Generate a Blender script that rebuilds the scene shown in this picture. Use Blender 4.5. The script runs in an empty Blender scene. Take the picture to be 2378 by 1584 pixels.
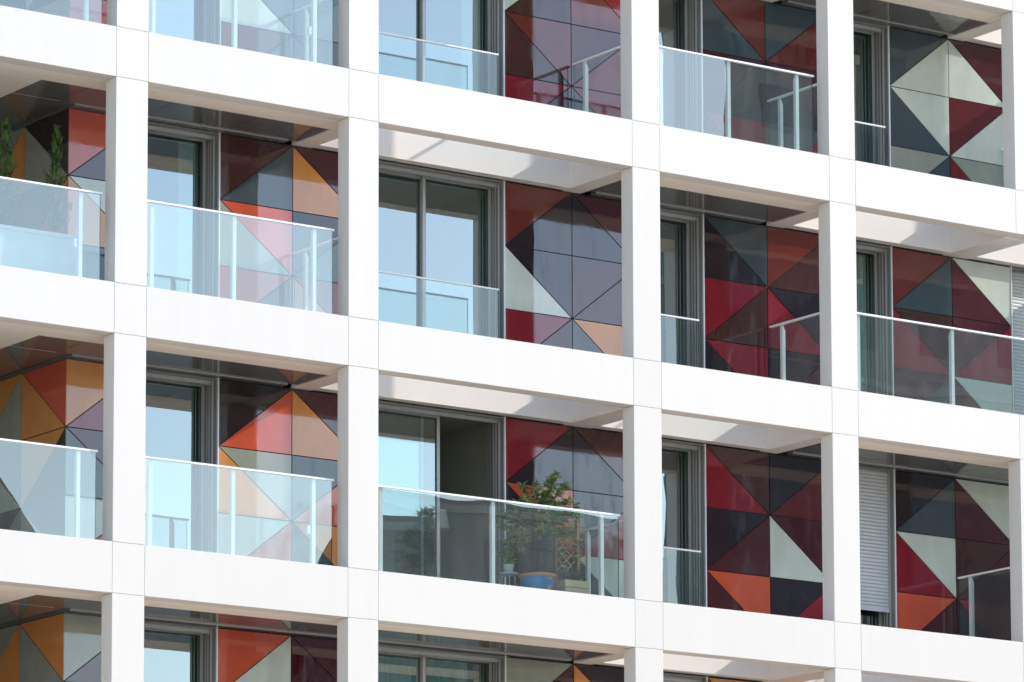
import bpy, bmesh, math, random
from mathutils import Vector, Matrix, Quaternion

# ------------------------------------------------------------------ scene, camera, light
S = bpy.context.scene
G = 17.4                                   # height of the upper balcony floor above the street
random.seed(7)

cam = bpy.data.cameras.new('camera')
cam.sensor_width = 36.0
cam.lens = 11069.29 / 2378 * 36.0
cam.shift_x = 170.8 / 2378
cam.shift_y = 901.1 / 2378
cam.clip_start = 0.5
cam.clip_end = 2000
camo = bpy.data.objects.new('camera', cam)
S.collection.objects.link(camo)
yaw, pitch, roll = 0.605, 0.130, -0.001
E_YAW, E_PITCH, E_ROLL = 0.6047193, 0.1301830, -0.0007297
_f = Vector((math.sin(E_YAW) * math.cos(E_PITCH), math.cos(E_YAW) * math.cos(E_PITCH), math.sin(E_PITCH)))
_r = Vector((math.cos(E_YAW), -math.sin(E_YAW), 0))
_u = _r.cross(_f)
_r2 = _r * math.cos(E_ROLL) + _u * math.sin(E_ROLL)
_u2 = -_r * math.sin(E_ROLL) + _u * math.cos(E_ROLL)
_m = Matrix((_r2, _u2, -_f)).transposed().to_4x4()
_m.translation = Vector((-28.156, -47.448, -15.625 + G))
camo.matrix_world = _m
S.camera = camo

SUN_DIR = Vector((2.85, -1.0, 1.80)).normalized()        # towards the sun
elev = math.asin(SUN_DIR.z)
rot = math.atan2(SUN_DIR.x, SUN_DIR.y)
W = bpy.data.worlds.new('World')
S.world = W
W.use_nodes = True
wn, wl = W.node_tree.nodes, W.node_tree.links
sky = wn.new('ShaderNodeTexSky')
sky.sky_type = 'NISHITA'
sky.sun_disc = False
sky.sun_elevation = elev
sky.sun_rotation = rot
sky.altitude = 0
sky.air_density = 1.0
sky.dust_density = 0.7
sky.ozone_density = 1.0
bg = wn['Background']
bg.inputs[1].default_value = 0.15
wl.new(sky.outputs[0], bg.inputs[0])
sun = bpy.data.lights.new('sun', 'SUN')
sun.energy = 2.0
sun.angle = math.radians(0.6)
sun.color = (1.0, 0.93, 0.84)
suno = bpy.data.objects.new('sun', sun)
S.collection.objects.link(suno)
suno.rotation_euler = SUN_DIR.to_track_quat('Z', 'Y').to_euler()
suno.location = (60, -30, 60)
S.view_settings.view_transform = 'Standard'
S.view_settings.look = 'None'
S.view_settings.gamma = 1
S.view_settings.exposure = 1.23
S.render.engine = 'CYCLES'
S.cycles.max_bounces = 10
S.cycles.transparent_max_bounces = 16
S.cycles.glossy_bounces = 6
S.cycles.caustics_reflective = False
S.cycles.caustics_refractive = False

# ------------------------------------------------------------------ materials
MATS = {}


def newmat(name):
    m = bpy.data.materials.new(name)
    m.use_nodes = True
    nt = m.node_tree
    nt.nodes.clear()
    out = nt.nodes.new('ShaderNodeOutputMaterial')
    MATS[name] = m
    return m, nt, out


def noise_mix(nt, col, amount, scale, detail=4, stretch=(1, 1, 1), seed=0.0):
    """base colour varied by object-space noise; returns (colour socket, noise socket)"""
    tc = nt.nodes.new('ShaderNodeTexCoord')
    mp = nt.nodes.new('ShaderNodeMapping')
    mp.inputs['Scale'].default_value = stretch
    mp.inputs['Location'].default_value = (seed, seed * 1.7, seed * .6)
    nz = nt.nodes.new('ShaderNodeTexNoise')
    nz.inputs['Scale'].default_value = scale
    nz.inputs['Detail'].default_value = detail
    nt.links.new(tc.outputs['Object'], mp.inputs[0])
    nt.links.new(mp.outputs[0], nz.inputs['Vector'])
    mr = nt.nodes.new('ShaderNodeMapRange')
    mr.inputs[1].default_value = 0.3
    mr.inputs[2].default_value = 0.7
    mr.inputs[3].default_value = 1 - amount
    mr.inputs[4].default_value = 1 + amount
    nt.links.new(nz.outputs['Fac'], mr.inputs[0])
    mul = nt.nodes.new('ShaderNodeVectorMath')
    mul.operation = 'SCALE'
    mul.inputs[0].default_value = col[:3]
    nt.links.new(mr.outputs[0], mul.inputs['Scale'])
    return mul.outputs[0], nz.outputs['Fac']


def pbr(name, col, rough=.5, metal=0., amount=.05, scale=3., ior=1.5, bump=0., stretch=(1, 1, 1),
        rvar=0., detail=4, subsurf=0., seed=0., objvar=0.):
    m, nt, out = newmat(name)
    b = nt.nodes.new('ShaderNodeBsdfPrincipled')
    c, n = noise_mix(nt, col, amount, scale, detail, stretch, seed)
    if objvar:                                     # each cladding piece has its own slight tone
        oi = nt.nodes.new('ShaderNodeObjectInfo')
        ma = nt.nodes.new('ShaderNodeMapRange')
        ma.inputs[3].default_value = 1 - objvar
        ma.inputs[4].default_value = 1 + objvar * .4
        nt.links.new(oi.outputs['Random'], ma.inputs[0])
        vm = nt.nodes.new('ShaderNodeVectorMath')
        vm.operation = 'SCALE'
        nt.links.new(c, vm.inputs[0])
        nt.links.new(ma.outputs[0], vm.inputs['Scale'])
        c = vm.outputs[0]
    nt.links.new(c, b.inputs['Base Color'])
    b.inputs['Roughness'].default_value = rough
    b.inputs['Metallic'].default_value = metal
    b.inputs['IOR'].default_value = ior
    if rvar:
        mr = nt.nodes.new('ShaderNodeMapRange')
        mr.inputs[3].default_value = max(0, rough - rvar)
        mr.inputs[4].default_value = rough + rvar
        nt.links.new(n, mr.inputs[0])
        nt.links.new(mr.outputs[0], b.inputs['Roughness'])
    if bump:
        bp = nt.nodes.new('ShaderNodeBump')
        bp.inputs['Strength'].default_value = bump
        bp.inputs['Distance'].default_value = .01
        nt.links.new(n, bp.inputs['Height'])
        nt.links.new(bp.outputs[0], b.inputs['Normal'])
    nt.links.new(b.outputs[0], out.inputs[0])
    return m


pbr('white_cladding', (.715, .675, .63), .45, amount=.014, scale=1.1, bump=.02, stretch=(4, 4, .4), objvar=.03)
pbr('fascia', (.84, .785, .72), .42, amount=.03, scale=1.2)
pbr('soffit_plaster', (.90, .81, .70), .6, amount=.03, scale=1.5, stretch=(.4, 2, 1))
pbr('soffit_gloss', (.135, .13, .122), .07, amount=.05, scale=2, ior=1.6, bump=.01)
pbr('alu_grey', (.43, .43, .42), .32, metal=.25, amount=.04, scale=8, stretch=(1, 1, .1))
pbr('alu_reveal', (.20, .205, .205), .35, metal=.2, amount=.05, scale=8)
pbr('alu_dark', (.06, .065, .07), .35, amount=.05, scale=8)
pbr('alu_light', (.72, .74, .76), .30, metal=.2, amount=.03, scale=8)
pbr('rail_white', (.84, .85, .85), .32, metal=.0, amount=.02, scale=8)
pbr('joint_black', (.015, .015, .016), .7, amount=.1)
pbr('deck', (.68, .62, .55), .7, amount=.1, scale=6)
pbr('room_wall', (.38, .37, .33), .8, amount=.05)
pbr('room_floor', (.22, .19, .15), .6, amount=.15, scale=4)
pbr('shutter', (.50, .52, .53), .42, metal=.15, amount=.04, scale=5)
pbr('paving', (.86, .75, .60), .8, amount=.12, scale=.6)
pbr('asphalt', (.06, .06, .058), .9, amount=.2, scale=2)
pbr('town_wall', (.15, .165, .165), .8, amount=.12, scale=.25)
pbr('town_band', (.22, .235, .23), .8, amount=.08, scale=.4)
pbr('town_glass', (.02, .025, .03), .1, amount=.1)
pbr('town_roof', (.12, .115, .11), .8, amount=.2, scale=.5)
pbr('planter_grey', (.62, .68, .72), .5, amount=.05, scale=5)
pbr('pot_blue', (.02, .20, .46), .18, amount=.25, scale=9, stretch=(1, 1, .5))
pbr('terracotta', (.52, .25, .12), .6, amount=.15, scale=9)
pbr('trellis_wood', (.24, .10, .04), .6, amount=.2, scale=10, stretch=(1, 1, .15))
pbr('pale_wood', (.80, .60, .38), .6, amount=.15, scale=8, stretch=(.2, 1, 1))
pbr('soil', (.05, .035, .025), .95, amount=.3, scale=20)
pbr('stem', (.09, .065, .04), .8, amount=.2, scale=12)
pbr('curtain', (.50, .55, .50), .9, amount=.1)
pbr('small_pot', (.70, .78, .76), .3, amount=.05)
pbr('lamp_cloth', (.66, .64, .58), .8, amount=.04)
pbr('screen_black', (.02, .02, .022), .55, amount=.1, scale=30)
pbr('concrete', (.42, .41, .39), .8, amount=.12, scale=2)


def leafmat(name, a, b_, rough=.5):
    m, nt, out = newmat(name)
    tc = nt.nodes.new('ShaderNodeTexCoord')
    nz = nt.nodes.new('ShaderNodeTexNoise')
    nz.inputs['Scale'].default_value = 14
    mixc = nt.nodes.new('ShaderNodeMix')
    mixc.data_type = 'RGBA'
    mixc.inputs[6].default_value = (*a, 1)
    mixc.inputs[7].default_value = (*b_, 1)
    mr = nt.nodes.new('ShaderNodeMapRange')
    mr.inputs[1].default_value = .35
    mr.inputs[2].default_value = .65
    nt.links.new(tc.outputs['Object'], nz.inputs['Vector'])
    nt.links.new(nz.outputs['Fac'], mr.inputs[0])
    nt.links.new(mr.outputs[0], mixc.inputs[0])
    d = nt.nodes.new('ShaderNodeBsdfPrincipled')
    d.inputs['Roughness'].default_value = rough
    t = nt.nodes.new('ShaderNodeBsdfTranslucent')
    nt.links.new(mixc.outputs[2], d.inputs['Base Color'])
    nt.links.new(mixc.outputs[2], t.inputs['Color'])
    mx = nt.nodes.new('ShaderNodeMixShader')
    mx.inputs[0].default_value = .35
    nt.links.new(d.outputs[0], mx.inputs[1])
    nt.links.new(t.outputs[0], mx.inputs[2])
    nt.links.new(mx.outputs[0], out.inputs[0])


leafmat('leaf_conifer', (.03, .065, .012), (.13, .19, .03))
leafmat('leaf_shrub', (.06, .105, .035), (.34, .40, .15), .3)
leafmat('leaf_vine', (.16, .28, .04), (.42, .52, .12), .35)
leafmat('leaf_lavender', (.10, .15, .08), (.20, .24, .16))


def glass(name, tint, ior, haze, haze_col=(.75, .85, .88), rough=.0, boost=0., gcol=(.92, 1, .985)):
    """thin glass sheet: fresnel mirror over a clear tinted sheet, with a light film of dust"""
    m, nt, out = newmat(name)
    tr = nt.nodes.new('ShaderNodeBsdfTransparent')
    tr.inputs[0].default_value = (*tint, 1)
    gl = nt.nodes.new('ShaderNodeBsdfGlossy')
    gl.inputs['Roughness'].default_value = rough
    gl.inputs['Color'].default_value = (*gcol, 1)
    tw = nt.nodes.new('ShaderNodeTexCoord')
    nw = nt.nodes.new('ShaderNodeTexNoise')
    nw.inputs['Scale'].default_value = .9
    nw.inputs['Detail'].default_value = 1
    nt.links.new(tw.outputs['Object'], nw.inputs['Vector'])
    bw = nt.nodes.new('ShaderNodeBump')
    bw.inputs['Strength'].default_value = .5
    bw.inputs['Distance'].default_value = .0028
    nt.links.new(nw.outputs['Fac'], bw.inputs['Height'])
    nt.links.new(bw.outputs[0], gl.inputs['Normal'])
    fr = nt.nodes.new('ShaderNodeFresnel')
    geo = nt.nodes.new('ShaderNodeNewGeometry')       # same reflectance from both sides of the sheet
    e1 = nt.nodes.new('ShaderNodeMath')
    e1.operation = 'MULTIPLY_ADD'
    e1.inputs[1].default_value = -2
    e1.inputs[2].default_value = 1
    nt.links.new(geo.outputs['Backfacing'], e1.inputs[0])
    e2 = nt.nodes.new('ShaderNodeMath')
    e2.operation = 'POWER'
    e2.inputs[0].default_value = ior
    nt.links.new(e1.outputs[0], e2.inputs[1])
    nt.links.new(e2.outputs[0], fr.inputs[0])
    ad = nt.nodes.new('ShaderNodeMath')
    ad.operation = 'ADD'
    ad.use_clamp = True
    ad.inputs[1].default_value = boost
    nt.links.new(fr.outputs[0], ad.inputs[0])
    mx = nt.nodes.new('ShaderNodeMixShader')
    nt.links.new(ad.outputs[0], mx.inputs[0])
    nt.links.new(tr.outputs[0], mx.inputs[1])
    nt.links.new(gl.outputs[0], mx.inputs[2])
    # dust film: streaky, thin
    df = nt.nodes.new('ShaderNodeBsdfDiffuse')
    df.inputs[0].default_value = (*haze_col, 1)
    tl = nt.nodes.new('ShaderNodeBsdfTranslucent')
    tl.inputs[0].default_value = (*haze_col, 1)
    mdt = nt.nodes.new('ShaderNodeMixShader')
    nt.links.new(df.outputs[0], mdt.inputs[1])
    nt.links.new(tl.outputs[0], mdt.inputs[2])
    tc = nt.nodes.new('ShaderNodeTexCoord')
    mp = nt.nodes.new('ShaderNodeMapping')
    mp.inputs['Scale'].default_value = (2, 2, .7)
    nz = nt.nodes.new('ShaderNodeTexNoise')
    nz.inputs['Scale'].default_value = 2.5
    nz.inputs['Detail'].default_value = 6
    mr = nt.nodes.new('ShaderNodeMapRange')
    mr.inputs[1].default_value = .25
    mr.inputs[2].default_value = .8
    mr.inputs[3].default_value = haze * .55
    mr.inputs[4].default_value = haze * 1.6
    nt.links.new(tc.outputs['Object'], mp.inputs[0])
    nt.links.new(mp.outputs[0], nz.inputs['Vector'])
    nt.links.new(nz.outputs['Fac'], mr.inputs[0])
    m2 = nt.nodes.new('ShaderNodeMixShader')
    nt.links.new(mr.outputs[0], m2.inputs[0])
    nt.links.new(mx.outputs[0], m2.inputs[1])
    nt.links.new(mdt.outputs[0], m2.inputs[2])
    nt.links.new(m2.outputs[0], out.inputs[0])
    return m


glass('glass_rail', (.84, .93, .92), 1.6, .055, boost=.15, gcol=(.97, 1, .93), haze_col=(.78, .87, .84))
glass('glass_juliet', (.84, .93, .92), 1.55, .03, boost=.06, gcol=(.97, 1, .95))
glass('glass_side', (.86, .93, .92), 1.5, .03, gcol=(.97, 1, .95))
glass('glass_window', (.52, .76, .72), 1.6, .006, boost=.24)
glass('glass_edge', (.25, .42, .38), 1.5, .02)

PAL = {  # enamelled glass panels of the coloured walls (linear base colours)
    'W': ((.52, .57, .50), 'pale grey-green'),
    'L': ((.27, .29, .24), 'grey'),
    'G': ((.045, .065, .075), 'slate grey'),
    'K': ((.018, .012, .018), 'black plum'),
    'B': ((.055, .018, .016), 'dark brown'),
    'M': ((.060, .010, .016), 'maroon'),
    'S': ((.125, .019, .014), 'brick red'),
    'R': ((.20, .008, .020), 'crimson'),
    'D': ((.095, .010, .013), 'dark red'),
    'O': ((.52, .080, .038), 'orange red'),
    'Y': ((.58, .235, .055), 'amber'),
}


def panelmat(key):
    col = PAL[key][0]
    m, nt, out = newmat('panel_' + key)
    b = nt.nodes.new('ShaderNodeBsdfPrincipled')
    c, n = noise_mix(nt, col, .07, 5, 7, (1, 1, .5))
    nt.links.new(c, b.inputs['Base Color'])
    b.inputs['Roughness'].default_value = .028
    b.inputs['IOR'].default_value = 1.78
    # faint wipe marks in the gloss
    tc = nt.nodes.new('ShaderNodeTexCoord')
    mp = nt.nodes.new('ShaderNodeMapping')
    mp.inputs['Scale'].default_value = (3, 3, .8)
    mp.inputs['Rotation'].default_value = (0, .5, 0)
    nz = nt.nodes.new('ShaderNodeTexNoise')
    nz.inputs['Scale'].default_value = 3.2
    nz.inputs['Detail'].default_value = 8
    nt.links.new(tc.outputs['Object'], mp.inputs[0])
    nt.links.new(mp.outputs[0], nz.inputs['Vector'])
    mr = nt.nodes.new('ShaderNodeMapRange')
    mr.inputs[1].default_value = .4
    mr.inputs[2].default_value = .75
    mr.inputs[3].default_value = .018
    mr.inputs[4].default_value = .14
    nt.links.new(nz.outputs['Fac'], mr.inputs[0])
    nt.links.new(mr.outputs[0], b.inputs['Roughness'])
    nw = nt.nodes.new('ShaderNodeTexNoise')
    nw.inputs['Scale'].default_value = 1.6
    nw.inputs['Detail'].default_value = 2
    nt.links.new(tc.outputs['Object'], nw.inputs['Vector'])
    bw = nt.nodes.new('ShaderNodeBump')
    bw.inputs['Strength'].default_value = .5
    bw.inputs['Distance'].default_value = .004
    nt.links.new(nw.outputs['Fac'], bw.inputs['Height'])
    nt.links.new(bw.outputs[0], b.inputs['Normal'])
    nt.links.new(b.outputs[0], out.inputs[0])


for k_ in PAL:
    panelmat(k_)

# ------------------------------------------------------------------ mesh helpers


class MB:
    """collects boxes, prisms and leaves; build() links them as ONE mesh object"""

    def __init__(self):
        self.v, self.f, self.mi = [], [], []
        self.mats = []

    def m(self, name):
        if name not in self.mats:
            self.mats.append(name)
        return self.mats.index(name)

    def poly(self, pts, mat):
        n = len(self.v)
        self.v += [tuple(p) for p in pts]
        self.f.append(tuple(range(n, n + len(pts))))
        self.mi.append(self.m(mat))

    def box(self, x0, x1, y0, y1, z0, z1, mat):
        n = len(self.v)
        self.v += [(x0, y0, z0), (x1, y0, z0), (x1, y1, z0), (x0, y1, z0),
                   (x0, y0, z1), (x1, y0, z1), (x1, y1, z1), (x0, y1, z1)]
        k = self.m(mat)
        for q in ((0, 3, 2, 1), (4, 5, 6, 7), (0, 1, 5, 4), (1, 2, 6, 5), (2, 3, 7, 6), (3, 0, 4, 7)):
            self.f.append(tuple(n + i for i in q))
            self.mi.append(k)
        return self

    def prism(self, pts, axis, a, b, mat):
        """pts: 2-D outline in the two other axes (x,y,z order), extruded from a to b along axis"""
        def P(p, t):
            q = [p[0], p[1]]
            q.insert(axis, t)
            return tuple(q)
        n = len(self.v)
        N = len(pts)
        self.v += [P(p, a) for p in pts] + [P(p, b) for p in pts]
        k = self.m(mat)
        self.f.append(tuple(n + i for i in range(N)))
        self.f.append(tuple(n + N + i for i in reversed(range(N))))
        for i in range(N):
            j = (i + 1) % N
            self.f.append((n + j, n + i, n + N + i, n + N + j))
        self.mi += [k] * (N + 2)
        return self

    def tube(self, p0, p1, r0, r1, mat, n=8):
        p0, p1 = Vector(p0), Vector(p1)
        d = (p1 - p0).normalized()
        a = d.orthogonal().normalized()
        b = d.cross(a)
        s = len(self.v)
        k = self.m(mat)
        for i in range(n):
            t = 2 * math.pi * i / n
            o = a * math.cos(t) + b * math.sin(t)
            self.v.append(tuple(p0 + o * r0))
        for i in range(n):
            t = 2 * math.pi * i / n
            o = a * math.cos(t) + b * math.sin(t)
            self.v.append(tuple(p1 + o * r1))
        for i in range(n):
            j = (i + 1) % n
            self.f.append((s + i, s + j, s + n + j, s + n + i))
            self.mi.append(k)
        self.f.append(tuple(s + i for i in reversed(range(n))))
        self.f.append(tuple(s + n + i for i in range(n)))
        self.mi += [k, k]
        return self

    def lathe(self, prof, cx, cy, mat, n=40):
        s = len(self.v)
        k = self.m(mat)
        for r, z in prof:
            for i in range(n):
                t = 2 * math.pi * i / n
                self.v.append((cx + r * math.cos(t), cy + r * math.sin(t), z))
        for a in range(len(prof) - 1):
            for i in range(n):
                j = (i + 1) % n
                self.f.append((s + a * n + i, s + a * n + j, s + (a + 1) * n + j, s + (a + 1) * n + i))
                self.mi.append(k)
        return self

    def leaf(self, p, d, up, L, w, mat, bend=.25):
        d = d.normalized()
        sd = d.cross(up)
        if sd.length < 1e-4:
            sd = d.orthogonal()
        sd.normalize()
        nn = sd.cross(d)
        s = len(self.v)
        k = self.m(mat)
        mid = p + d * L * .45 + nn * L * bend * .4
        tip = p + d * L - nn * L * bend * .3
        self.v += [tuple(p), tuple(mid + sd * w), tuple(tip), tuple(mid - sd * w)]
        self.f += [(s, s + 1, s + 2), (s, s + 2, s + 3)]
        self.mi += [k, k]

    def build(self, name, parent=None, bevel=0., loc=None, smooth=False, fix=True):
        me = bpy.data.meshes.new(name)
        if loc is not None:
            L = Vector(loc)
            vs = [tuple(Vector(v) - L) for v in self.v]
        else:
            vs = self.v
        me.from_pydata(vs, [], self.f)
        for mm in self.mats:
            me.materials.append(MATS[mm])
        me.polygons.foreach_set('material_index', self.mi)
        if smooth:
            me.polygons.foreach_set('use_smooth', [True] * len(me.polygons))
        if fix:
            bm = bmesh.new()
            bm.from_mesh(me)
            bmesh.ops.recalc_face_normals(bm, faces=bm.faces)
            bm.to_mesh(me)
            bm.free()
        me.update()
        o = bpy.data.objects.new(name, me)
        S.collection.objects.link(o)
        if loc is not None:
            o.location = loc
        if parent is not None:
            o.parent = parent
        if bevel:
            b = o.modifiers.new('bevel', 'BEVEL')
            b.width = bevel
            b.segments = 2
            b.limit_method = 'ANGLE'
            b.harden_normals = False
        return o


def tag(o, label=None, cat=None, group=None, kind=None):
    if label:
        o['label'] = label
    if cat:
        o['category'] = cat
    if group:
        o['group'] = group
    if kind:
        o['kind'] = kind
    return o


def thing(name, loc, label, cat, group=None):
    o = bpy.data.objects.new(name, None)
    S.collection.objects.link(o)
    o.location = loc
    o.empty_display_size = .2
    return tag(o, label, cat, group)


def child(mb, name, root, **kw):
    """mesh in world coordinates parented to an Empty standing at root.location"""
    o = mb.build(name, **kw)
    o.parent = root
    L = Vector(root.location)
    for v in o.data.vertices:
        v.co -= L
    return o


# ------------------------------------------------------------------ ground and town (the setting)
mb = MB()
mb.poly([(-600, -600, 0), (600, -600, 0), (600, 600, 0), (-600, 600, 0)], 'paving')
tag(mb.build('ground', fix=False), kind='structure')
mb = MB()
mb.poly([(-200, -20, .004), (200, -20, .004), (200, -9, .004), (-200, -9, .004)], 'asphalt')
tag(mb.build('road', fix=False), kind='structure')

# ------------------------------------------------------------------ the apartment building
CX = [0.0, 3.309, 7.651, 10.895, 14.146, 17.39, 20.64]     # left face of each column
CW = .438
CD = .24
BH = .608
FL = 3.1
XL = -5.2                                                   # left end of the facade
BAYS = [(-1, XL, 0.0)] + [(i, CX[i] + CW, CX[i + 1]) for i in range(6)]
F = {1: G + 3.1, 0: G, -1: G - 3.1, -2: G - 6.2, -3: G - 9.3}   # floor levels that show
SLAB = {1: {-1, 0, 3, 5}, 0: {-1, 0, 2, 5}, -1: {-1, 0, 3, 4, 5}, -2: {-1, 0, 1, 4}, -3: {-1, 0, 1, 2, 3, 4, 5}}
WALL = 1.5
ROOT = thing('apartment_building', (0, 0, 0),
             'white gridded apartment block with recessed balconies, glass balustrades and walls of coloured triangles',
             'building')

GAP = .004
levels = [2, 1, 0, -1, -2, -3, -4, -5]                      # beams also above and below the frame
LZ = lambda k: G + FL * k


def no_column(i, k):                                        # column i missing between beam k and k-1
    return i == 4 and k == 0


# columns: one cladded shaft each, panels parted by fine joints at every beam
for i, x in enumerate(CX):
    c = MB()
    for k in levels:
        zt = LZ(k)
        if i == 4 and k == -1:
            c.build('column', ROOT, bevel=.003)
            c = MB()
        c.box(x, x + CW, 0, CD, zt - BH + GAP / 2, zt - GAP / 2, 'white_cladding')
        if not no_column(i, k):
            c.box(x, x + CW, 0, CD, zt - FL + GAP / 2, zt - BH - GAP / 2, 'white_cladding')
            c.box(x + .012, x + CW - .012, .012, CD - .012, zt - FL - .02, zt - BH + .02, 'joint_black')
    c.build('column', ROOT, bevel=.003)

# beams: front beam of every bay on every level
for k in levels:
    for (i, x0, x1) in BAYS:
        zt = LZ(k)
        b = MB()
        b.box(x0 + GAP, x1 - GAP, 0.0, CD, zt - BH, zt, 'white_cladding')
        b.build('beam', ROOT, bevel=.003)

# lower and upper storeys outside the picture: plain wall so light behaves
b = MB()
b.box(XL, 21.1, WALL + .1, 9, 0, LZ(-3) - .7, 'white_cladding')
b.build('lower_wall', ROOT)
b = MB()
b.box(XL, 21.1, WALL, 9, LZ(2) - .1, LZ(3), 'white_cladding')
b.box(XL, 21.1, 8.8, 9, LZ(-3) - .7, LZ(2), 'white_cladding')
b.box(21.08, 21.3, 0, 9, 0, LZ(3), 'white_cladding')
b.box(XL - .2, XL, 0, 9, 0, LZ(3), 'white_cladding')
b.build('upper_wall', ROOT)

VISK = [1, 0, -1, -2, -3]


def ceiling(k, i, x0, x1, y1=1.36):
    """glossy dark soffit sheets under a balcony slab, 1.2 m sheets with fine seams"""
    zt = LZ(k)
    m = MB()
    x = x0
    while x < x1 - .01:
        xe = min(x + 1.2, x1)
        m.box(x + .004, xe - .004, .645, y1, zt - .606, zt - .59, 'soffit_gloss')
        x = xe
    m.box(x0, x1, .66, y1 - .01, zt - .588, zt - .58, 'joint_black')
    return m


for k in VISK:
    zt = LZ(k)
    for (i, x0, x1) in BAYS:
        if i in SLAB[k]:
            slabs_next = (i + 1) in SLAB[k]
            slabs_prev = (i - 1) in SLAB[k]
            # slab body runs over the column line; stops at a white edge bar where a void follows
            a = x0 - (CW if slabs_prev else 0)
            e = x1
            m = MB()
            depth = WALL if i != -1 else 3.9
            m.box(a + .002, e - .002, CD + .002, 1.352 if i != -1 else 3.88, zt - .575, zt - .06, 'concrete')
            m.box(a + .002, e - .002, CD + .002, 1.48, zt - .058, zt - .04, 'deck')
            s = m.build('balcony_slab', ROOT)
            m = MB()
            m.box(a + .002, e - .002, CD + .004, .64, zt - BH, zt - .577, 'soffit_plaster')
            m.build('soffit_border', s, bevel=.003)
            if i == -1:
                m = ceiling(k, i, -.65, e - .002, 1.36)
                xx = -.65
                while xx < .2:                                # deep part of the recess
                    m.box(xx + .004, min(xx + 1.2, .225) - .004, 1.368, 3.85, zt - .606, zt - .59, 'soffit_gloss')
                    xx += 1.2
                m.box(-.64, .22, 1.37, 3.84, zt - .588, zt - .58, 'joint_black')
                m.build('ceiling_panel', s)
                m = MB()
                m.box(a, -.652, .642, 3.88, zt - BH, zt - .577, 'soffit_plaster')
                m.build('plaster_ceiling', s)
            else:
                ceiling(k, i, a, e - .002).build('ceiling_panel', s)
            # strip between ceiling and wall
            m = MB()
            if i == -1:
                m.box(-.65, e, 1.3605, 1.3675, zt - .607, zt - .58, 'alu_light')
                m.build('ceiling_trim', s)
                continue
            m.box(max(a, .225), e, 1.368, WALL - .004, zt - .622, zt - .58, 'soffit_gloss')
            m.box(max(a, .225), e, 1.3605, 1.3675, zt - .6225, zt - .58, 'alu_grey')
            m.build('ceiling_trim', s)
        else:
            # void: white fascia of the floor edge in front of the wall
            m = MB()
            m.box(x0 - .0, x1, 1.36, WALL + .02, zt - BH, zt - .02, 'fascia')
            m.build('fascia', ROOT, bevel=.002)
    # edge bars on the column lines beside every void
    for i in range(0, 7):
        left_void = (i - 1) not in SLAB[k] if i > 0 else False
        right_void = i not in SLAB[k]
        if left_void or right_void:
            x = CX[i]
            m = MB()
            xa, xb = x, x + CW
            if right_void and not left_void:
                xa = x + .145
            if left_void and not right_void:
                xb = x + .285
            m.box(xa + .001, xb - .001, CD + .003, WALL + .02, zt - BH - .012, zt - .015, 'fascia')
            m.build('edge_bar', ROOT, bevel=.003)
            m = MB()
            if xb < x + CW - .01:
                m.box(xb, x + CW, CD + .003, 1.48, zt - .575, zt - .04, 'concrete')
                m.box(xb + .004, x + CW, .645, 1.36, zt - .606, zt - .59, 'soffit_gloss')
                m.box(xb + .004, x + CW, CD + .004, .64, zt - BH, zt - .577, 'soffit_plaster')
                m.build('slab_end', ROOT)
            elif xa > x + .01:
                m.box(x, xa, CD + .003, 1.48, zt - .575, zt - .04, 'concrete')
                m.box(x, xa - .004, .645, 1.36, zt - .606, zt - .59, 'soffit_gloss')
                m.box(x, xa - .004, CD + .004, .64, zt - BH, zt - .577, 'soffit_plaster')
                m.build('slab_end', ROOT)

# ------------------------------------------------------------------ coloured triangle walls
PXC = {1: 3.462, 2: 7.79, 3: 11.035, 4: 14.285, 5: 17.53}
PW, PHT = 1.075, .835
# three rows of two cells; each cell "left triangle, right triangle"
P_ = {
    (1, 1): 'WG WG|WG GG|RG MK', (1, 0): 'BG YM|LO KG|ORO YR'.replace('ORO', 'OM'),
    (1, -1): 'KO YM|YL GO|WO GY', (1, -2): 'OW MM|MM MB|KM MR',
    (2, 1): 'WB SR|BS MR|RM GR', (2, 0): 'SK KM|WK MM|RM GY', (2, -1): 'RK KB|KO KR|KM KW', (2, -2): 'LM YK|GW RK|MO KG',
    (3, 1): 'GS GS|MK KM|MR GR', (3, 0): 'KG SB|RB RK|KR KM', (3, -1): 'RB KD|KM WM|MO KR', (3, -2): 'KY YK|MO WR|GK OM',
    (4, 1): 'GW WM|GW DW|LG SL', (4, 0): 'SG MW|RB MR|MG MW', (4, -1): 'KG MW|RW BM|OM KR', (4, -2): 'YW KO|RG WK|MS GW',
    (5, 1): 'GS GS|KR BM|WG OK', (5, 0): 'KG SB|RB RK|KR KM', (5, -1): 'RB KR|KM WM|MO KR', (5, -2): 'KY YK|MO WR|GK OM',
}


def inset(tri, g):
    a, b, c = [Vector(p) for p in tri]
    la, lb, lc = (b - c).length, (c - a).length, (a - b).length
    per = la + lb + lc
    inc = (a * la + b * lb + c * lc) / per
    area = ((b - a).cross(c - a)).length / 2 if len(a) == 3 else abs((b - a).x * (c - a).y - (b - a).y * (c - a).x) / 2
    r = 2 * area / per
    s = (r - g) / r
    return [inc + (p - inc) * s for p in (a, b, c)]


def cell_tris(u0, u1, z0, z1, diag):
    """returns left and right triangle outlines in (u, z)"""
    if diag == '/':
        return [(u0, z0), (u1, z1), (u0, z1)], [(u0, z0), (u1, z0), (u1, z1)]
    return [(u0, z0), (u1, z0), (u0, z1)], [(u1, z0), (u1, z1), (u0, z1)]


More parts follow.
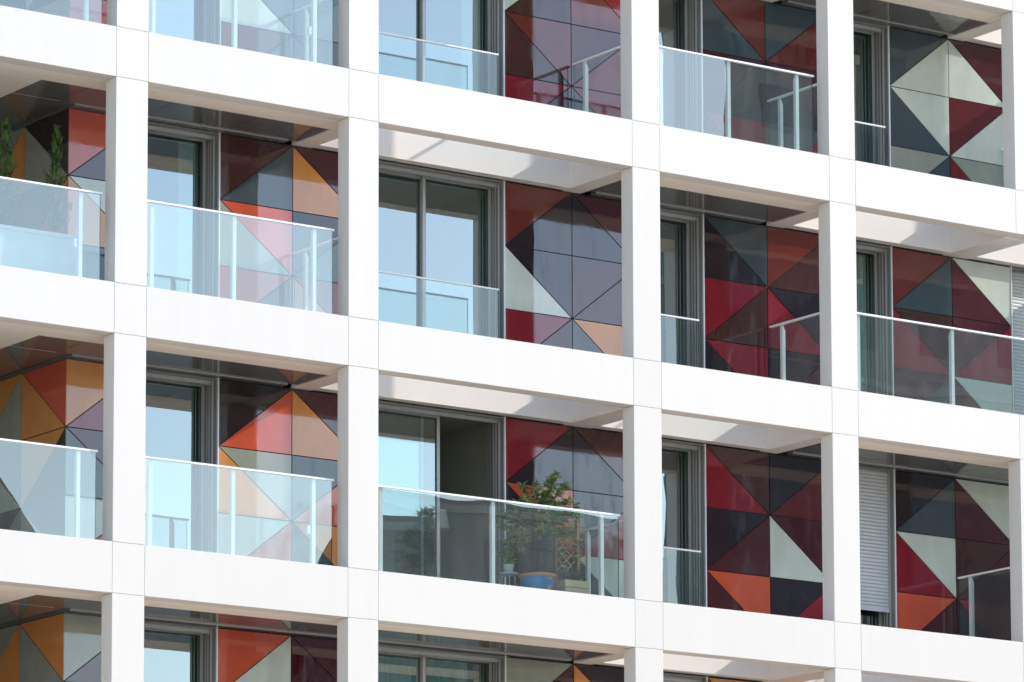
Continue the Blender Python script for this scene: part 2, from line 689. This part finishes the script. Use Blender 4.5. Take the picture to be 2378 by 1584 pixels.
def triangle_panel(parent, tri, plane, at, key):
    t = inset([Vector((p[0], p[1])) for p in tri], .0065)
    m = MB()
    pts = [(p.x, p.y) for p in t]
    if plane == 'y':        # facing -y ; outline in x,z
        m.prism(pts, 1, at, at + .012, 'panel_' + key)
    else:                   # facing -x ; outline in y,z
        m.prism(pts, 0, at, at + .012, 'panel_' + key)
    o = m.build('triangular_panel', parent)
    o['label'] = PAL[key][1] + ' triangular glass panel'
    return o


for (c, k), spec in P_.items():
    zt = LZ(k - 1)
    top = zt + FL - .632           # this storey stands on level k - 1
    xm = PXC[c]
    m = MB()
    m.box(xm - PW, xm + PW, WALL + .014, WALL + .10, top - 3 * PHT + .02, top + .01, 'joint_black')
    wall = m.build('panel_wall', ROOT)
    for sx in (-1, 1):
        m = MB()
        xa = xm + sx * PW
        m.box(xa - (.018 if sx < 0 else -.0), xa + (.018 if sx > 0 else -.0), WALL - .012, WALL + .02, zt - .02, top + .012, 'alu_light')
        m.build('edge_trim', wall)
    pattern = ['\\/', '/\\', '\\/'] if c in (3, 5) else ['/\\', '\\/', '/\\']
    for r, row in enumerate(spec.split('|')):
        z1 = top - r * PHT
        z0 = z1 - PHT
        for s, cell in enumerate(row.split(' ')):
            u0 = xm - PW + s * PW
            tl, tr = cell_tris(u0, u0 + PW, z0, z1, pattern[r][s])
            triangle_panel(wall, tl, 'y', WALL, cell[0])
            triangle_panel(wall, tr, 'y', WALL, cell[1])

# left bay: the wall turns a corner and runs back into the recess
CORN = {1: ('WM OG|GW KM|OY LS', 'KW YL|GW KG|LK GO'),
        0: ('OM|YW|GK', 'KL YL|OG KG|LK GO'),
        -1: ('YR|GM|WO', 'OY LY|KY GW|GW LK'),
        -2: ('LM|OG|YK', 'YL YL|MO KY|GW LK')}
for k in (1, 0, -1, -2):
    front, side = CORN[k]
    zt = LZ(k - 1)
    top = zt + FL - .632
    m = MB()
    m.box(.234, .22 + PW, WALL + .014, WALL + .10, top - 3 * PHT, top + .01, 'joint_black')
    m.box(.234, .32, WALL + .10, 3.66, top - 3 * PHT, top + .01, 'joint_black')
    m.box(.223, .234, WALL + .012, 3.66, top + .003, top + .026, 'soffit_gloss')
    m.box(.223, .22 + PW, WALL + .001, WALL + .012, top + .003, top + .026, 'soffit_gloss')
    m.box(.22 + PW, .22 + PW + .018, WALL - .012, WALL + .02, zt - .02, top + .012, 'alu_light')
    wall = m.build('panel_wall', ROOT)
    tag(wall, 'corner wall of coloured triangles folding back into the left recess')
    pat = ['/', '\\', '/']
    for r, row in enumerate(front.split('|')):
        cell = row.split(' ')[0]
        z1 = top - r * PHT
        tl, tr = cell_tris(.222, .22 + PW, z1 - PHT, z1, pat[r])
        triangle_panel(wall, tl, 'y', WALL, cell[0])
        triangle_panel(wall, tr, 'y', WALL, cell[1])
    # side wall: outline in (y, z); seen from the left, y grows to the left
    for r, row in enumerate(side.split('|')):
        z1 = top - r * PHT
        for s, cell in enumerate(row.split(' ')):
            y0 = WALL + s * PW
            d = '/' if (r + s) % 2 == 0 else '\\'
            ta, tb = cell_tris(y0, y0 + PW, z1 - PHT, z1, d)
            # cell string: [triangle nearer the facade/top, other]
            triangle_panel(wall, ta, 'x', .222, cell[0])
            triangle_panel(wall, tb, 'x', .222, cell[1])
m = MB()
for k in (1, 0, -1, -2):
    m.box(XL, .3, 3.66, 3.76, LZ(k), LZ(k) + 2.5, 'room_wall')
m.build('recess_back_wall', ROOT)

# ------------------------------------------------------------------ windows
WIN = {0: (.22 + PW + .018, PXC[1] - PW - .018), 1: (PXC[1] + PW + .018, PXC[2] - PW - .018),
       2: (PXC[2] + PW + .018, PXC[3] - PW - .018), 3: (PXC[3] + PW + .018, PXC[4] - PW - .018),
       4: (PXC[4] + PW + .018, PXC[5] - PW - .018)}
GY = 1.80


def sash(parent, x0, x1, y, z0, z1, t=.045, name='sash', glassy=True, dark=False):
    m = MB()
    d = .022
    mat = 'alu_grey'
    m.box(x0, x0 + t, y - d, y + d, z0, z1, mat)
    m.box(x1 - t, x1, y - d, y + d, z0, z1, mat)
    m.box(x0 + t, x1 - t, y - d, y + d, z1 - t, z1, mat)
    m.box(x0 + t, x1 - t, y - d, y + d, z0, z0 + t, mat)
    m.box(x0 + t, x0 + t + .006, y - d + .004, y - .006, z0 + t, z1 - t, 'alu_dark')
    m.box(x1 - t - .006, x1 - t, y - d + .004, y - .006, z0 + t, z1 - t, 'alu_dark')
    m.box(x0 + t, x1 - t, y - d + .004, y - .006, z1 - t - .008, z1 - t, 'alu_dark')
    o = m.build(name, parent, bevel=.002)
    m = MB()
    m.box(x0 + t, x1 - t, y - .004, y + .004, z0 + t, z1 - t, 'glass_window')
    m.poly([(x0, y, z0)] * 3, 'glass_window') if False else None
    p = MB()
    p.poly([(x0 + t, y, z0 + t), (x1 - t, y, z0 + t), (x1 - t, y, z1 - t), (x0 + t, y, z1 - t)], 'glass_window')
    p.build('pane', parent, fix=False)
    return o


def window(w, k, shutter=None, open_door=False):
    x0, x1 = WIN[w]
    zt = LZ(k)
    z0, z1 = zt - .03, zt + FL - .632
    # surround: reveals, head, sill, shutter guides
    m = MB()
    m.box(x0 - .0, x0 + .016, WALL, 1.86, z0, z1, 'alu_reveal')
    m.box(x1 - .016, x1 + .0, WALL, 1.86, z0, z1, 'alu_reveal')
    m.box(x0 + .016, x1 - .016, WALL, 1.86, z1 - .016, z1 + .004, 'alu_reveal')
    m.box(x0 + .016, x1 - .016, 1.60, 1.66, z1 - .06, z1 - .016, 'alu_grey')
    m.box(x0 + .016, x1 - .016, WALL, 1.86, z0, z0 + .03, 'alu_grey')
    for sx, xx in ((1, x0 + .016), (-1, x1 - .016)):
        for ya, yb, t in ((1.565, 1.585, .022), (1.625, 1.645, .022), (1.70, 1.71, .012)):
            a, b_ = sorted((xx, xx + sx * t))
            m.box(a, b_, ya, yb, z0 + .03, z1 - .016, 'alu_grey')
        a, b_ = sorted((xx, xx + sx * .006))
        m.box(a, b_, 1.585, 1.625, z0 + .03, z1 - .016, 'alu_dark')
    fr = m.build('window', ROOT)
    za, zb = z0 + .03, z1 - .016
    xa, xb = x0 + .016, x1 - .016
    if xb - xa > 1.6:
        xm = (xa + xb) / 2
        if open_door:
            sash(fr, xa, xm + .03, GY + .026, za, zb)
            o = sash(fr, xa + .13, xm + .245, GY - .026, za, zb - .0)
            tag(o, 'sliding sash pushed half open')
        else:
            sash(fr, xa, xm + .02, GY + .026, za, zb)
            sash(fr, xm - .02, xb, GY - .026, za, zb)
    else:
        sash(fr, xa, xb, GY - .01, za, zb)
    if shutter is not None:
        m = MB()
        zb_ = zt + shutter
        z = z1 - .03
        k2 = 0
        while z - .052 > zb_:
            # convex slat, outline in (y, z)
            pr = [(1.595, z), (1.590, z - .012), (1.590, z - .036), (1.597, z - .046), (1.606, z - .046), (1.606, z)]
            m.prism([(p[0], p[1]) for p in pr], 0, xa + .008, xb - .008, 'shutter')
            z -= .050
        m.box(xa + .008, xb - .008, 1.588, 1.608, z - .07, z, 'shutter')
        tag(m.build('roller_shutter', fr), 'lowered grey roller shutter')
    # the room behind
    m = MB()
    ya, yb = 1.87, 5.2
    xl, xr = x0 - .7, x1 + .35
    m.poly([(xl, ya, z0), (xr, ya, z0), (xr, yb, z0), (xl, yb, z0)], 'room_floor')
    m.poly([(xl, ya, z1 + .1), (xr, ya, z1 + .1), (xr, yb, z1 + .1), (xl, yb, z1 + .1)], 'room_wall')
    m.poly([(xl, yb, z0), (xr, yb, z0), (xr, yb, z1 + .1), (xl, yb, z1 + .1)], 'room_wall')
    m.poly([(xl, ya, z0), (xl, yb, z0), (xl, yb, z1 + .1), (xl, ya, z1 + .1)], 'room_wall')
    m.poly([(xr, ya, z0), (xr, yb, z0), (xr, yb, z1 + .1), (xr, ya, z1 + .1)], 'room_wall')
    m.poly([(xl, ya, z0), (x0, ya, z0), (x0, ya, z1 + .1), (xl, ya, z1 + .1)], 'room_wall')
    m.poly([(x1, ya, z0), (xr, ya, z0), (xr, ya, z1 + .1), (x1, ya, z1 + .1)], 'room_wall')
    m.poly([(x0, ya, z1), (x1, ya, z1), (x1, ya, z1 + .1), (x0, ya, z1 + .1)], 'room_wall')
    m.build('room', fr, fix=False)
    for (cxa, cxb) in {(2, 0): [(x0 + .30, x0 + .62)], (2, -2): [(x0 + .35, x0 + .75)], (2, 1): [(x1 - .25, x1 + .05)], (3, 1): [(x1 - .3, x1 + .02)],
                       (1, -3): [(x0 + .02, x0 + 1.9)], (1, 0): [(x1 - .30, x1)], (0, -1): [(x1 - .28, x1)], (3, -1): [(x1 - .35, x1)]}.get((w, k), []):
        m = MB()
        n = int((cxb - cxa) / .022)
        for q in range(n):
            xa_, xb_ = cxa + q * .022, cxa + (q + 1) * .022
            ya_, yb_ = [2.0 + .022 * math.sin(t * 1.9) + .012 * math.sin(t * .7 + w) for t in (q, q + 1)]
            m.poly([(xa_, ya_, z0 + .04), (xb_, yb_, z0 + .04), (xb_, yb_, z1 - .02), (xa_, ya_, z1 - .02)], 'curtain')
        m.build('curtain', fr, smooth=True, fix=False)
    return fr


for k in (1, 0, -1, -2, -3):
    for w in range(5):
        sh = None
        if (w, k) == (3, -2):
            sh = .585
        if (w, k) == (4, -1):
            sh = .42
        if (w, k) == (2, -3):
            sh = .1
        window(w, k, sh, open_door=(w == 1 and k == -2))

m = MB()
m.box(XL, 21.1, 1.55, 1.62, LZ(-3) - .7, LZ(-3) - .04, 'white_cladding')
m.build('storey_wall', ROOT)

# ------------------------------------------------------------------ balustrades
RT = 1.085


def rail_x(k, xa, xb, posts, y=.12, bracket=False, left_hidden=True):
    zt = LZ(k)
    r = MB()
    r.box(xa, xb, y - .022, y + .028, zt + RT - .024, zt + RT, 'rail_white')
    root = r.build('balustrade', ROOT, bevel=.002)
    root.name = 'balustrade'
    g = MB()
    g.box(xa + .01, xb - .02, y - .008, y + .008, zt - .02, zt + RT - .026, 'glass_rail')
    gp = MB()
    gp.poly([(xa + .01, y - .006, zt - .02), (xb - .02, y - .006, zt - .02), (xb - .02, y - .006, zt + RT - .024), (xa + .01, y - .006, zt + RT - .024)], 'glass_rail')
    gp.build('glass_pane', root, fix=False)
    e = MB()
    e.box(xb - .022, xb - .016, y - .006, y + .006, zt - .02, zt + RT - .026, 'glass_edge')
    e.build('glass_edge', root)
    for px in posts:
        p = MB()
        # post outline in (y, z): bevelled head leaning back from the handrail
        p.prism([(y + .010, zt - .02), (y + .062, zt - .02), (y + .062, zt + RT - .10), (y + .024, zt + RT - .026), (y + .010, zt + RT - .026)], 0, px, px + .052, 'rail_white')
        p.build('post', root, bevel=.002)
    if bracket:
        q = MB()
        px = posts[-1]
        q.box(px - .055, px - .004, y + .02, y + .075, zt + .385, zt + .49, 'rail_white')
        q.build('bracket', root, bevel=.008)
    return root


def rail_y(k, x, ya, yb, screen=False):
    zt = LZ(k)
    r = MB()
    r.box(x - .022, x + .028, ya, yb, zt + RT - .024, zt + RT, 'rail_white')
    root = r.build('balustrade', ROOT, bevel=.002)
    gp = MB()
    gp.poly([(x - .006, ya + .01, zt - .04), (x - .006, yb - .01, zt - .04), (x - .006, yb - .01, zt + RT - .024), (x - .006, ya + .01, zt + RT - .024)],
            'glass_side')
    gp.build('glass_pane', root, fix=False)
    e = MB()
    e.box(x - .006, x + .006, yb - .012, yb - .006, zt - .04, zt + RT - .026, 'glass_edge')
    e.build('glass_edge', root)
    for py in (ya + .14, yb - .24):
        p = MB()
        p.prism([(x + .010, zt - .04), (x + .062, zt - .04), (x + .062, zt + RT - .10), (x + .024, zt + RT - .026), (x + .010, zt + RT - .026)], 1, py, py + .052, 'rail_white')
        p.build('post', root, bevel=.002)
    if screen:
        s = MB()
        s.box(x + .07, x + .085, ya + .02, yb - .24, zt - .04, zt + RT - .03, 'screen_black')
        tag(s.build('privacy_screen', root), 'black screen tied behind the glass')
    return root


def juliet(k, w, l=None):
    x0, x1 = WIN[w]
    zt = LZ(k)
    y = 1.43
    xa, xb = (x0 - .2 if l is None else l), x1 - .13
    r = MB()
    r.box(xa, xb, y - .014, y + .016, zt + 1.0, zt + 1.022, 'rail_white')
    root = r.build('balustrade', ROOT, bevel=.002)
    gp = MB()
    gp.poly([(xa, y, zt - .03), (xb - .006, y, zt - .03), (xb - .006, y, zt + 1.0), (xa, y, zt + 1.0)], 'glass_juliet')
    gp.build('glass_pane', root, fix=False)
    e = MB()
    e.box(xb - .008, xb, y - .006, y + .006, zt - .03, zt + 1.0, 'glass_edge')
    e.build('glass_edge', root)


# front rails (level, from, to, post positions)
rail_x(1, XL, -.12, [-4.4, -3.0, -1.65, -.42])
rail_x(0, XL, -.12, [-4.4, -3.0, -1.65, -.36], bracket=True)
rail_x(-1, XL, -.12, [-4.4, -3.0, -1.65, -.42], bracket=True)
rail_x(-2, XL, -.15, [-4.4, -3.0, -1.70, -.42])
for k in (0, -1, -2):
    rail_x(k, .44, 3.165, [.565, 1.72, 2.87], bracket=k in (0, -2))
rail_x(0, 8.10, 10.735, [8.20, 9.305, 10.445])
rail_x(-2, 3.75, 7.50, [3.85, 5.53, 7.21])
rail_x(-1, 11.34, 17.3, [11.44, 13.07, 14.9, 16.6])
rail_x(-2, 14.60, 17.3, [14.7, 15.9, 17.1])
rail_x(1, .44, 3.165, [.565, 1.72, 2.87])
rail_x(1, 11.34, 14.0, [11.44, 12.6, 13.8])
# returns along the edge of each void
rail_y(0, 3.445, .16, 1.44)
rail_y(0, 7.785, .16, 1.44)
rail_y(0, 11.03, .16, 1.44)
rail_y(-1, 3.445, .16, 1.44)
rail_y(-1, 11.03, .16, 1.44)
rail_y(-2, 7.785, .16, 1.44)
rail_y(-2, 14.28, .16, 1.44, screen=True)
for k, ws in {1: (1, 2), 0: (1, 3, 4), -1: (1, 2), -2: (2,)}.items():
    for w in ws:
        juliet(k, w)

# ------------------------------------------------------------------ things on the balconies
FB = LZ(-1) - .04
FC = LZ(-2) - .04
# long planter with two slim conifers (left bay)
p = thing('planter_box', (-1.1, .62, FB), 'long pale grey planter box behind the glass of the upper left balcony', 'planter')
m = MB()
x0, x1, y0, y1, z0, z1 = -2.2, -.20, .42, .86, FB + .03, LZ(-1) + .60
m.prism([(y0 + .02, z0), (y1 - .02, z0), (y1, z1), (y0, z1)], 0, x0, x1, 'planter_grey')
child(m, 'trough', p, bevel=.008)
m = MB()
m.box(x0 - .012, x1 + .012, y0 - .012, y1 + .012, z1 - .05, z1 + .001, 'planter_grey')
child(m, 'rim', p, bevel=.006)
m = MB()
m.box(x0 + .02, x1 - .02, y0 + .02, y1 - .02, z1, z1 + .006, 'soil')
child(m, 'soil', p)
m = MB()
for xx in (x0 + .1, x1 - .16):
    m.box(xx, xx + .06, y0 + .05, y1 - .05, FB, z0, 'alu_dark')
child(m, 'foot', p)


def conifer(x, y, z, h, rmax, label, seed):
    rnd = random.Random(seed)
    t = thing('conifer', (x, y, z), label, 'conifer', None)
    m = MB()
    m.tube((x, y, z), (x, y, z + h * .92), .016, .004, 'stem', 6)
    child(m, 'trunk', t)
    m = MB()
    n = 900
    for i in range(n):
        f = rnd.random() ** .9
        zz = z + .06 + f * h * .93
        lump = .9 + .33 * math.sin(f * 19 + seed) + .22 * math.sin(f * 37)
        r = rmax * (1 - f) ** .75 * lump * (1.0 if f > .06 else f / .06)
        a = rnd.uniform(0, 2 * math.pi)
        if math.sin(a * 3 + f * 29 + seed) < -.35 and f > .15:
            continue
        rr = r * rnd.uniform(.25, 1.0)
        base = Vector((x + rr * math.cos(a) * .7, y + rr * math.sin(a) * .7, zz))
        out = Vector((math.cos(a), math.sin(a), 0))
        d = (out * rnd.uniform(.25, .75) + Vector((0, 0, 1.0))).normalized()
        L = rnd.uniform(.05, .12) * (1 - .35 * f)
        for q in range(9):     # a flat spray of scale leaves
            tt = q / 9
            pos = base + d * L * tt
            side = out.cross(Vector((0, 0, 1))) * (1 if q % 2 else -1)
            dd = (d * .8 + side * .8 * (1 - tt) + out * rnd.uniform(-.2, .3)).normalized()
            m.leaf(pos, dd, out + Vector((0, 0, .2)), L * (.52 - .25 * tt), .0065, 'leaf_conifer', .1)
    child(m, 'crown', t, fix=False)
    return t


conifer(-1.13, .64, LZ(-1) + .60, 1.33, .30, 'bushier conifer at the left edge, in the grey planter', 3)
conifer(-.44, .64, LZ(-1) + .60, 1.35, .235, 'slimmer conifer nearer the column, in the grey planter', 11)

# blue glazed pot and its shrub
px, py = 6.57, .60
pt = thing('plant_pot', (px, py, FC), 'wide blue glazed pot with a terracotta rim on the plant-filled balcony', 'plant pot')
m = MB()
h = .33
m.lathe([(.0, FC + .001), (.14, FC + .001), (.153, FC + .02), (.188, FC + .12), (.214, FC + .22), (.221, FC + .29)], px, py, 'pot_blue', 48)
child(m, 'glazed_body', pt, smooth=True)
m = MB()
m.lathe([(.219, FC + .285), (.240, FC + .292), (.248, FC + .308), (.244, FC + .325), (.229, FC + .332), (.214, FC + .325), (.208, FC + .30), (.205, FC + .2)], px, py, 'terracotta', 48)
child(m, 'rim', pt, smooth=True)
m = MB()
for a0 in (-1.35, 2.75):
    pts = []
    for i in range(7):
        a = a0 + (i - 3) * .055
        for r, z in ((.188 + .004, FC + .12), (.2235, FC + .287)):
            pts.append((px + r * math.cos(a), py + r * math.sin(a), z))
    for i in range(6):
        m.poly([pts[2 * i], pts[2 * i + 2], pts[2 * i + 3], pts[2 * i + 1]], 'terracotta')
child(m, 'bare_patch', pt, fix=False)
m = MB()
m.lathe([(0, FC + .30), (.21, FC + .298)], px, py, 'soil', 32)
child(m, 'soil', pt)


def lance_cluster(m, pos, n, L, w, mat, rnd, up=.2):
    for i in range(n):
        a = rnd.uniform(0, 2 * math.pi)
        e = rnd.uniform(-.6, .9)
        d = Vector((math.cos(a) * math.cos(e), math.sin(a) * math.cos(e), math.sin(e) + up))
        m.leaf(pos, d, Vector((rnd.uniform(-.4, .4), rnd.uniform(-.4, .4), 1)), L * rnd.uniform(.6, 1.15), w * rnd.uniform(.7, 1.2), mat, .35)


rnd = random.Random(5)
sh = thing('shrub', (px, py, FC + .30), 'tall narrow-leaved shrub arching out of the blue glazed pot', 'shrub')
m = MB()
lv = MB()
tips = []
stems = [((px - .03, py), (px - .02, py + .05, .78)), ((px + .06, py), (px + .12, py - .02, .80)), ((px, py + .05), (px - .25, py + .05, .55))]
heads = []
for (bx, by), (tx, ty, tz) in stems:
    b0 = Vector((bx, by, FC + .3))
    b1 = Vector((tx, ty, FC + .3 + tz))
    m.tube(b0, b1, .009, .006, 'stem', 6)
    for j in range(9):
        a = rnd.uniform(0, 6.28)
        ln = rnd.uniform(.16, .42)
        d = Vector((math.cos(a) * 1.1, math.sin(a) * .55, rnd.uniform(.1, .9))).normalized()
        st = b0.lerp(b1, rnd.uniform(.75, 1.0))
        en = st + d * ln
        m.tube(st, en, .004, .002, 'stem', 5)
        heads.append((st, en))
# long shoots that give the photographed outline
for ex, ey, ez in ((-.42, 0, 1.22), (-.30, .05, 1.48), (-.1, 0, 1.52), (.12, .0, 1.62), (.22, 0, 1.66), (.36, 0, 1.55), (.42, .05, 1.36), (.3, 0, 1.1),
                   (.30, -.05, .9), (-.62, .1, 1.08), (-.55, .1, .72), (-.62, .05, .58), (-.45, 0, .86), (.15, -.05, 1.25), (-.2, -.05, 1.1), (.46, .0, 1.2), (.48, .05, .95), (.05, 0, 1.4)):
    st = Vector((px + ex * .2, py + ey * .3, FC + .3 + min(ez * .55, .75)))
    en = Vector((px + ex + .10, py + ey, FC + .3 + ez - .34))
    mid = st.lerp(en, .5) + Vector((0, 0, .06))
    m.tube(st, mid, .005, .004, 'stem', 5)
    m.tube(mid, en, .004, .002, 'stem', 5)
    heads += [(st.lerp(mid, .5), mid), (mid, en), (mid.lerp(en, .5), en + Vector((0, 0, .02)))]
for st, en in heads:
    for q in range(9):
        lance_cluster(lv, st.lerp(en, .15 + .85 * q / 8) + Vector((rnd.uniform(-.03, .03),) * 3), 4, .10, .0085, 'leaf_shrub', rnd, .1)
child(m, 'branches', sh)
child(lv, 'foliage', sh, fix=False)

# trellis with its planter and vine
bx0, bx1, by0, by1 = 6.93, 7.30, .50, .78
pl = thing('trellis_planter', (7.1, .64, FC), 'pale slatted wooden planter at the foot of the trellis', 'planter')
m = MB()
zt_ = FC + .30
for i in range(3):
    za = FC + .01 + i * .098
    m.box(bx0, bx1, by0, by0 + .02, za, za + .092, 'pale_wood')
    m.box(bx0, bx1, by1 - .02, by1, za, za + .092, 'pale_wood')
    m.box(bx0, bx0 + .02, by0 + .021, by1 - .021, za, za + .092, 'pale_wood')
    m.box(bx1 - .02, bx1, by0 + .021, by1 - .021, za, za + .092, 'pale_wood')
child(m, 'slatted_side', pl, bevel=.003)
m = MB()
m.box(bx0 + .02, bx1 - .02, by0 + .02, by1 - .02, FC + .005, FC + .27, 'soil')
child(m, 'soil', pl)
tr = thing('trellis', (7.2, .80, FC), 'brown wooden lattice trellis on two tall posts', 'trellis')
for xx in (6.98, 7.325):
    m = MB()
    m.box(xx, xx + .045, .79, .835, FC, FC + 1.30, 'trellis_wood')
    m.box(xx - .004, xx + .049, .786, .839, FC + 1.30, FC + 1.315, 'trellis_wood')
    child(m, 'post', tr, bevel=.002)
m = MB()
for z in (FC + .30, FC + 1.22):
    m.box(7.025, 7.325, .80, .825, z, z + .03, 'trellis_wood')
wd, st = .30, .13
z = FC + .33
while z < FC + 1.18:
    for s in (1, -1):
        # diagonal laths clipped to the frame
        dz = min(wd, FC + 1.22 - z)
        a = (7.025, z) if s > 0 else (7.325, z)
        b_ = (7.025 + dz, z + dz) if s > 0 else (7.325 - dz, z + dz)
        yy = .802 if s > 0 else .812
        dx, dzz = (b_[0] - a[0]), (b_[1] - a[1])
        nx, nz = -dzz, dx
        L = math.hypot(nx, nz) or 1
        nx, nz = nx / L * .009, nz / L * .009
        m.prism([(a[0] - nx, a[1] - nz), (b_[0] - nx, b_[1] - nz), (b_[0] + nx, b_[1] + nz), (a[0] + nx, a[1] + nz)], 1, yy, yy + .008, 'trellis_wood')
    z += st
child(m, 'lattice', tr)
rnd = random.Random(21)
vn = thing('climbing_plant', (7.15, .74, FC + .27), 'light green climbing plant winding up the wooden trellis', 'plant')
m = MB()
lv = MB()
for s in range(3):
    p0 = Vector((7.10 + s * .10, .72, FC + .27))
    for j in range(14):
        p1 = p0 + Vector((rnd.uniform(-.055, .055), rnd.uniform(-.02, .02), .075))
        p1.x = min(max(p1.x, 7.03), 7.32)
        p1.y = min(max(p1.y, .70), .78)
        m.tube(p0, p1, .0035, .003, 'stem', 5)
        if rnd.random() < .8:
            for q in range(rnd.randint(3, 7)):
                a = rnd.uniform(0, 6.28)
                lv.leaf(p1, Vector((math.cos(a), math.sin(a) - .4, rnd.uniform(-.3, .5))), Vector((0, -.6, 1)), rnd.uniform(.05, .10), .024, 'leaf_vine', .2)
        p0 = p1
child(m, 'stems', vn)
child(lv, 'leaves', vn, fix=False)
lvn = thing('bushy_herb', (7.02, .62, FC + .27), 'low grey-green bushy herb growing in the wooden planter', 'plant')
m = MB()
for i in range(420):
    a = rnd.uniform(0, 6.28)
    b0 = Vector((7.06 + rnd.uniform(-.12, .14), .60 + rnd.uniform(-.07, .07), FC + .27))
    d = Vector((math.cos(a) * .6, math.sin(a) * .4, rnd.uniform(.5, 1.2)))
    m.leaf(b0 + d * rnd.uniform(.02, .12), d, Vector((math.sin(a), -math.cos(a), .3)), rnd.uniform(.05, .12), .003, 'leaf_lavender', .15)
child(m, 'foliage', lvn, fix=False)

sp = thing('small_pot', (6.30, .85, FC), 'small white-green pot with a leafy seedling on a stool', 'plant pot')
m = MB()
m.lathe([(0, FC + .36), (.05, FC + .36), (.068, FC + .46), (.072, FC + .47), (.064, FC + .47), (.06, FC + .45), (0, FC + .45)], 6.30, .85, 'small_pot', 24)
child(m, 'pot', sp, smooth=True)
m = MB()
for i in range(90):
    lance_cluster(m, Vector((6.30 + rnd.uniform(-.05, .05), .85 + rnd.uniform(-.05, .05), FC + .48 + rnd.uniform(0, .2))), 2, .07, .014, 'leaf_vine', rnd, .3)
child(m, 'leaves', sp, fix=False)
stl = thing('stool', (6.30, .85, FC), 'low round metal stool under the small white-green pot', 'stool')
m = MB()
m.lathe([(0, FC + .34), (.13, FC + .34), (.13, FC + .36), (0, FC + .36)], 6.30, .85, 'alu_grey', 28)
child(m, 'seat', stl)
for j in range(3):
    a = j * 2.09
    m = MB()
    m.tube((6.30 + .13 * math.cos(a), .85 + .13 * math.sin(a), FC), (6.30 + .09 * math.cos(a), .85 + .09 * math.sin(a), FC + .34), .008, .008, 'alu_grey')
    child(m, 'leg', stl)

# inside the open door: a standing lamp
FR = LZ(-2)
lp = thing('floor_lamp', (6.52, 2.7, FR), 'white-shaded floor lamp standing inside the half-open glass door', 'lamp')
m = MB()
m.lathe([(.13, FR + 1.17), (.095, FR + 1.42)], 6.52, 2.7, 'lamp_cloth', 32)
child(m, 'lamp_shade', lp, smooth=True)
m = MB()
m.tube((6.52, 2.7, FR), (6.52, 2.7, FR + 1.3), .012, .012, 'alu_grey')
m.lathe([(0, FR + .02), (.13, FR + .015), (.14, FR)], 6.52, 2.7, 'alu_grey', 28)
child(m, 'stand', lp)

# ------------------------------------------------------------------ the buildings across the street (seen as reflections)


def town(name, x0, x1, y0, y1, h, floors, label, roof=None, skew=0.):
    t = thing(name, ((x0 + x1) / 2, y1, 0), label, 'building', None)
    m = MB()
    xs = x0 + skew * (y1 - y0)
    m.prism([(x0, y1), (x1, y1), (x1, y0), (xs, y0)], 2, 0, h, 'town_wall')
    child(m, 'wall', t)
    m = MB()
    fh = h / floors
    for i in range(1, floors + 1):
        m.prism([(x0 - .15, y1 + .15), (x1 + .15, y1 + .15), (x1 + .15, y0 - .15), (xs - .15, y0 - .15)], 2, i * fh - .25, i * fh, 'town_band')
    child(m, 'storey_band', t)
    m = MB()
    n = 0
    for i in range(floors):
        x = x0 + 1.2
        while x < x1 - 2:
            m.box(x, x + 1.3, y1 - .05, y1 + .03, i * fh + .9, i * fh + 2.3, 'town_glass')
            x += 3.0
        y = y1 - 1.5
        while y > y0 + 2 and not skew:
            m.box(x0 - .03, x0 + .05, y - 1.3, y, i * fh + .9, i * fh + 2.3, 'town_glass')
            y -= 3.0
    child(m, 'windows', t)
    m = MB()
    if roof == 'gable':
        m.prism([(x0 - .6, h), (x1 + .6, h), ((x0 + x1) / 2, h + 6.6)], 1, y0 - .6, y1 + .6, 'town_roof')
    else:
        m.prism([(x0 + .3, y1 - .3), (x1 - .3, y1 - .3), (x1 - .3, y0 + .3), (xs + .3, y0 + .3)], 2, h, h + .25, 'town_roof')
    child(m, 'roof', t)
    return t


town('tower_block', 56.7, 112, -84, -60, 49, 16, 'tall beige block across the street, mirrored in the right-hand windows', skew=.79)
town('town_house', 43.9, 55.6, -82, -60.5, 25.4, 8, 'lower beige block beyond the tall one, seen only mirrored', skew=.72)
town('gabled_house', 24.0, 33.2, -74, -60.6, 22.6, 7, 'gabled house across the street, mirrored in the lower left balustrade', 'gable')
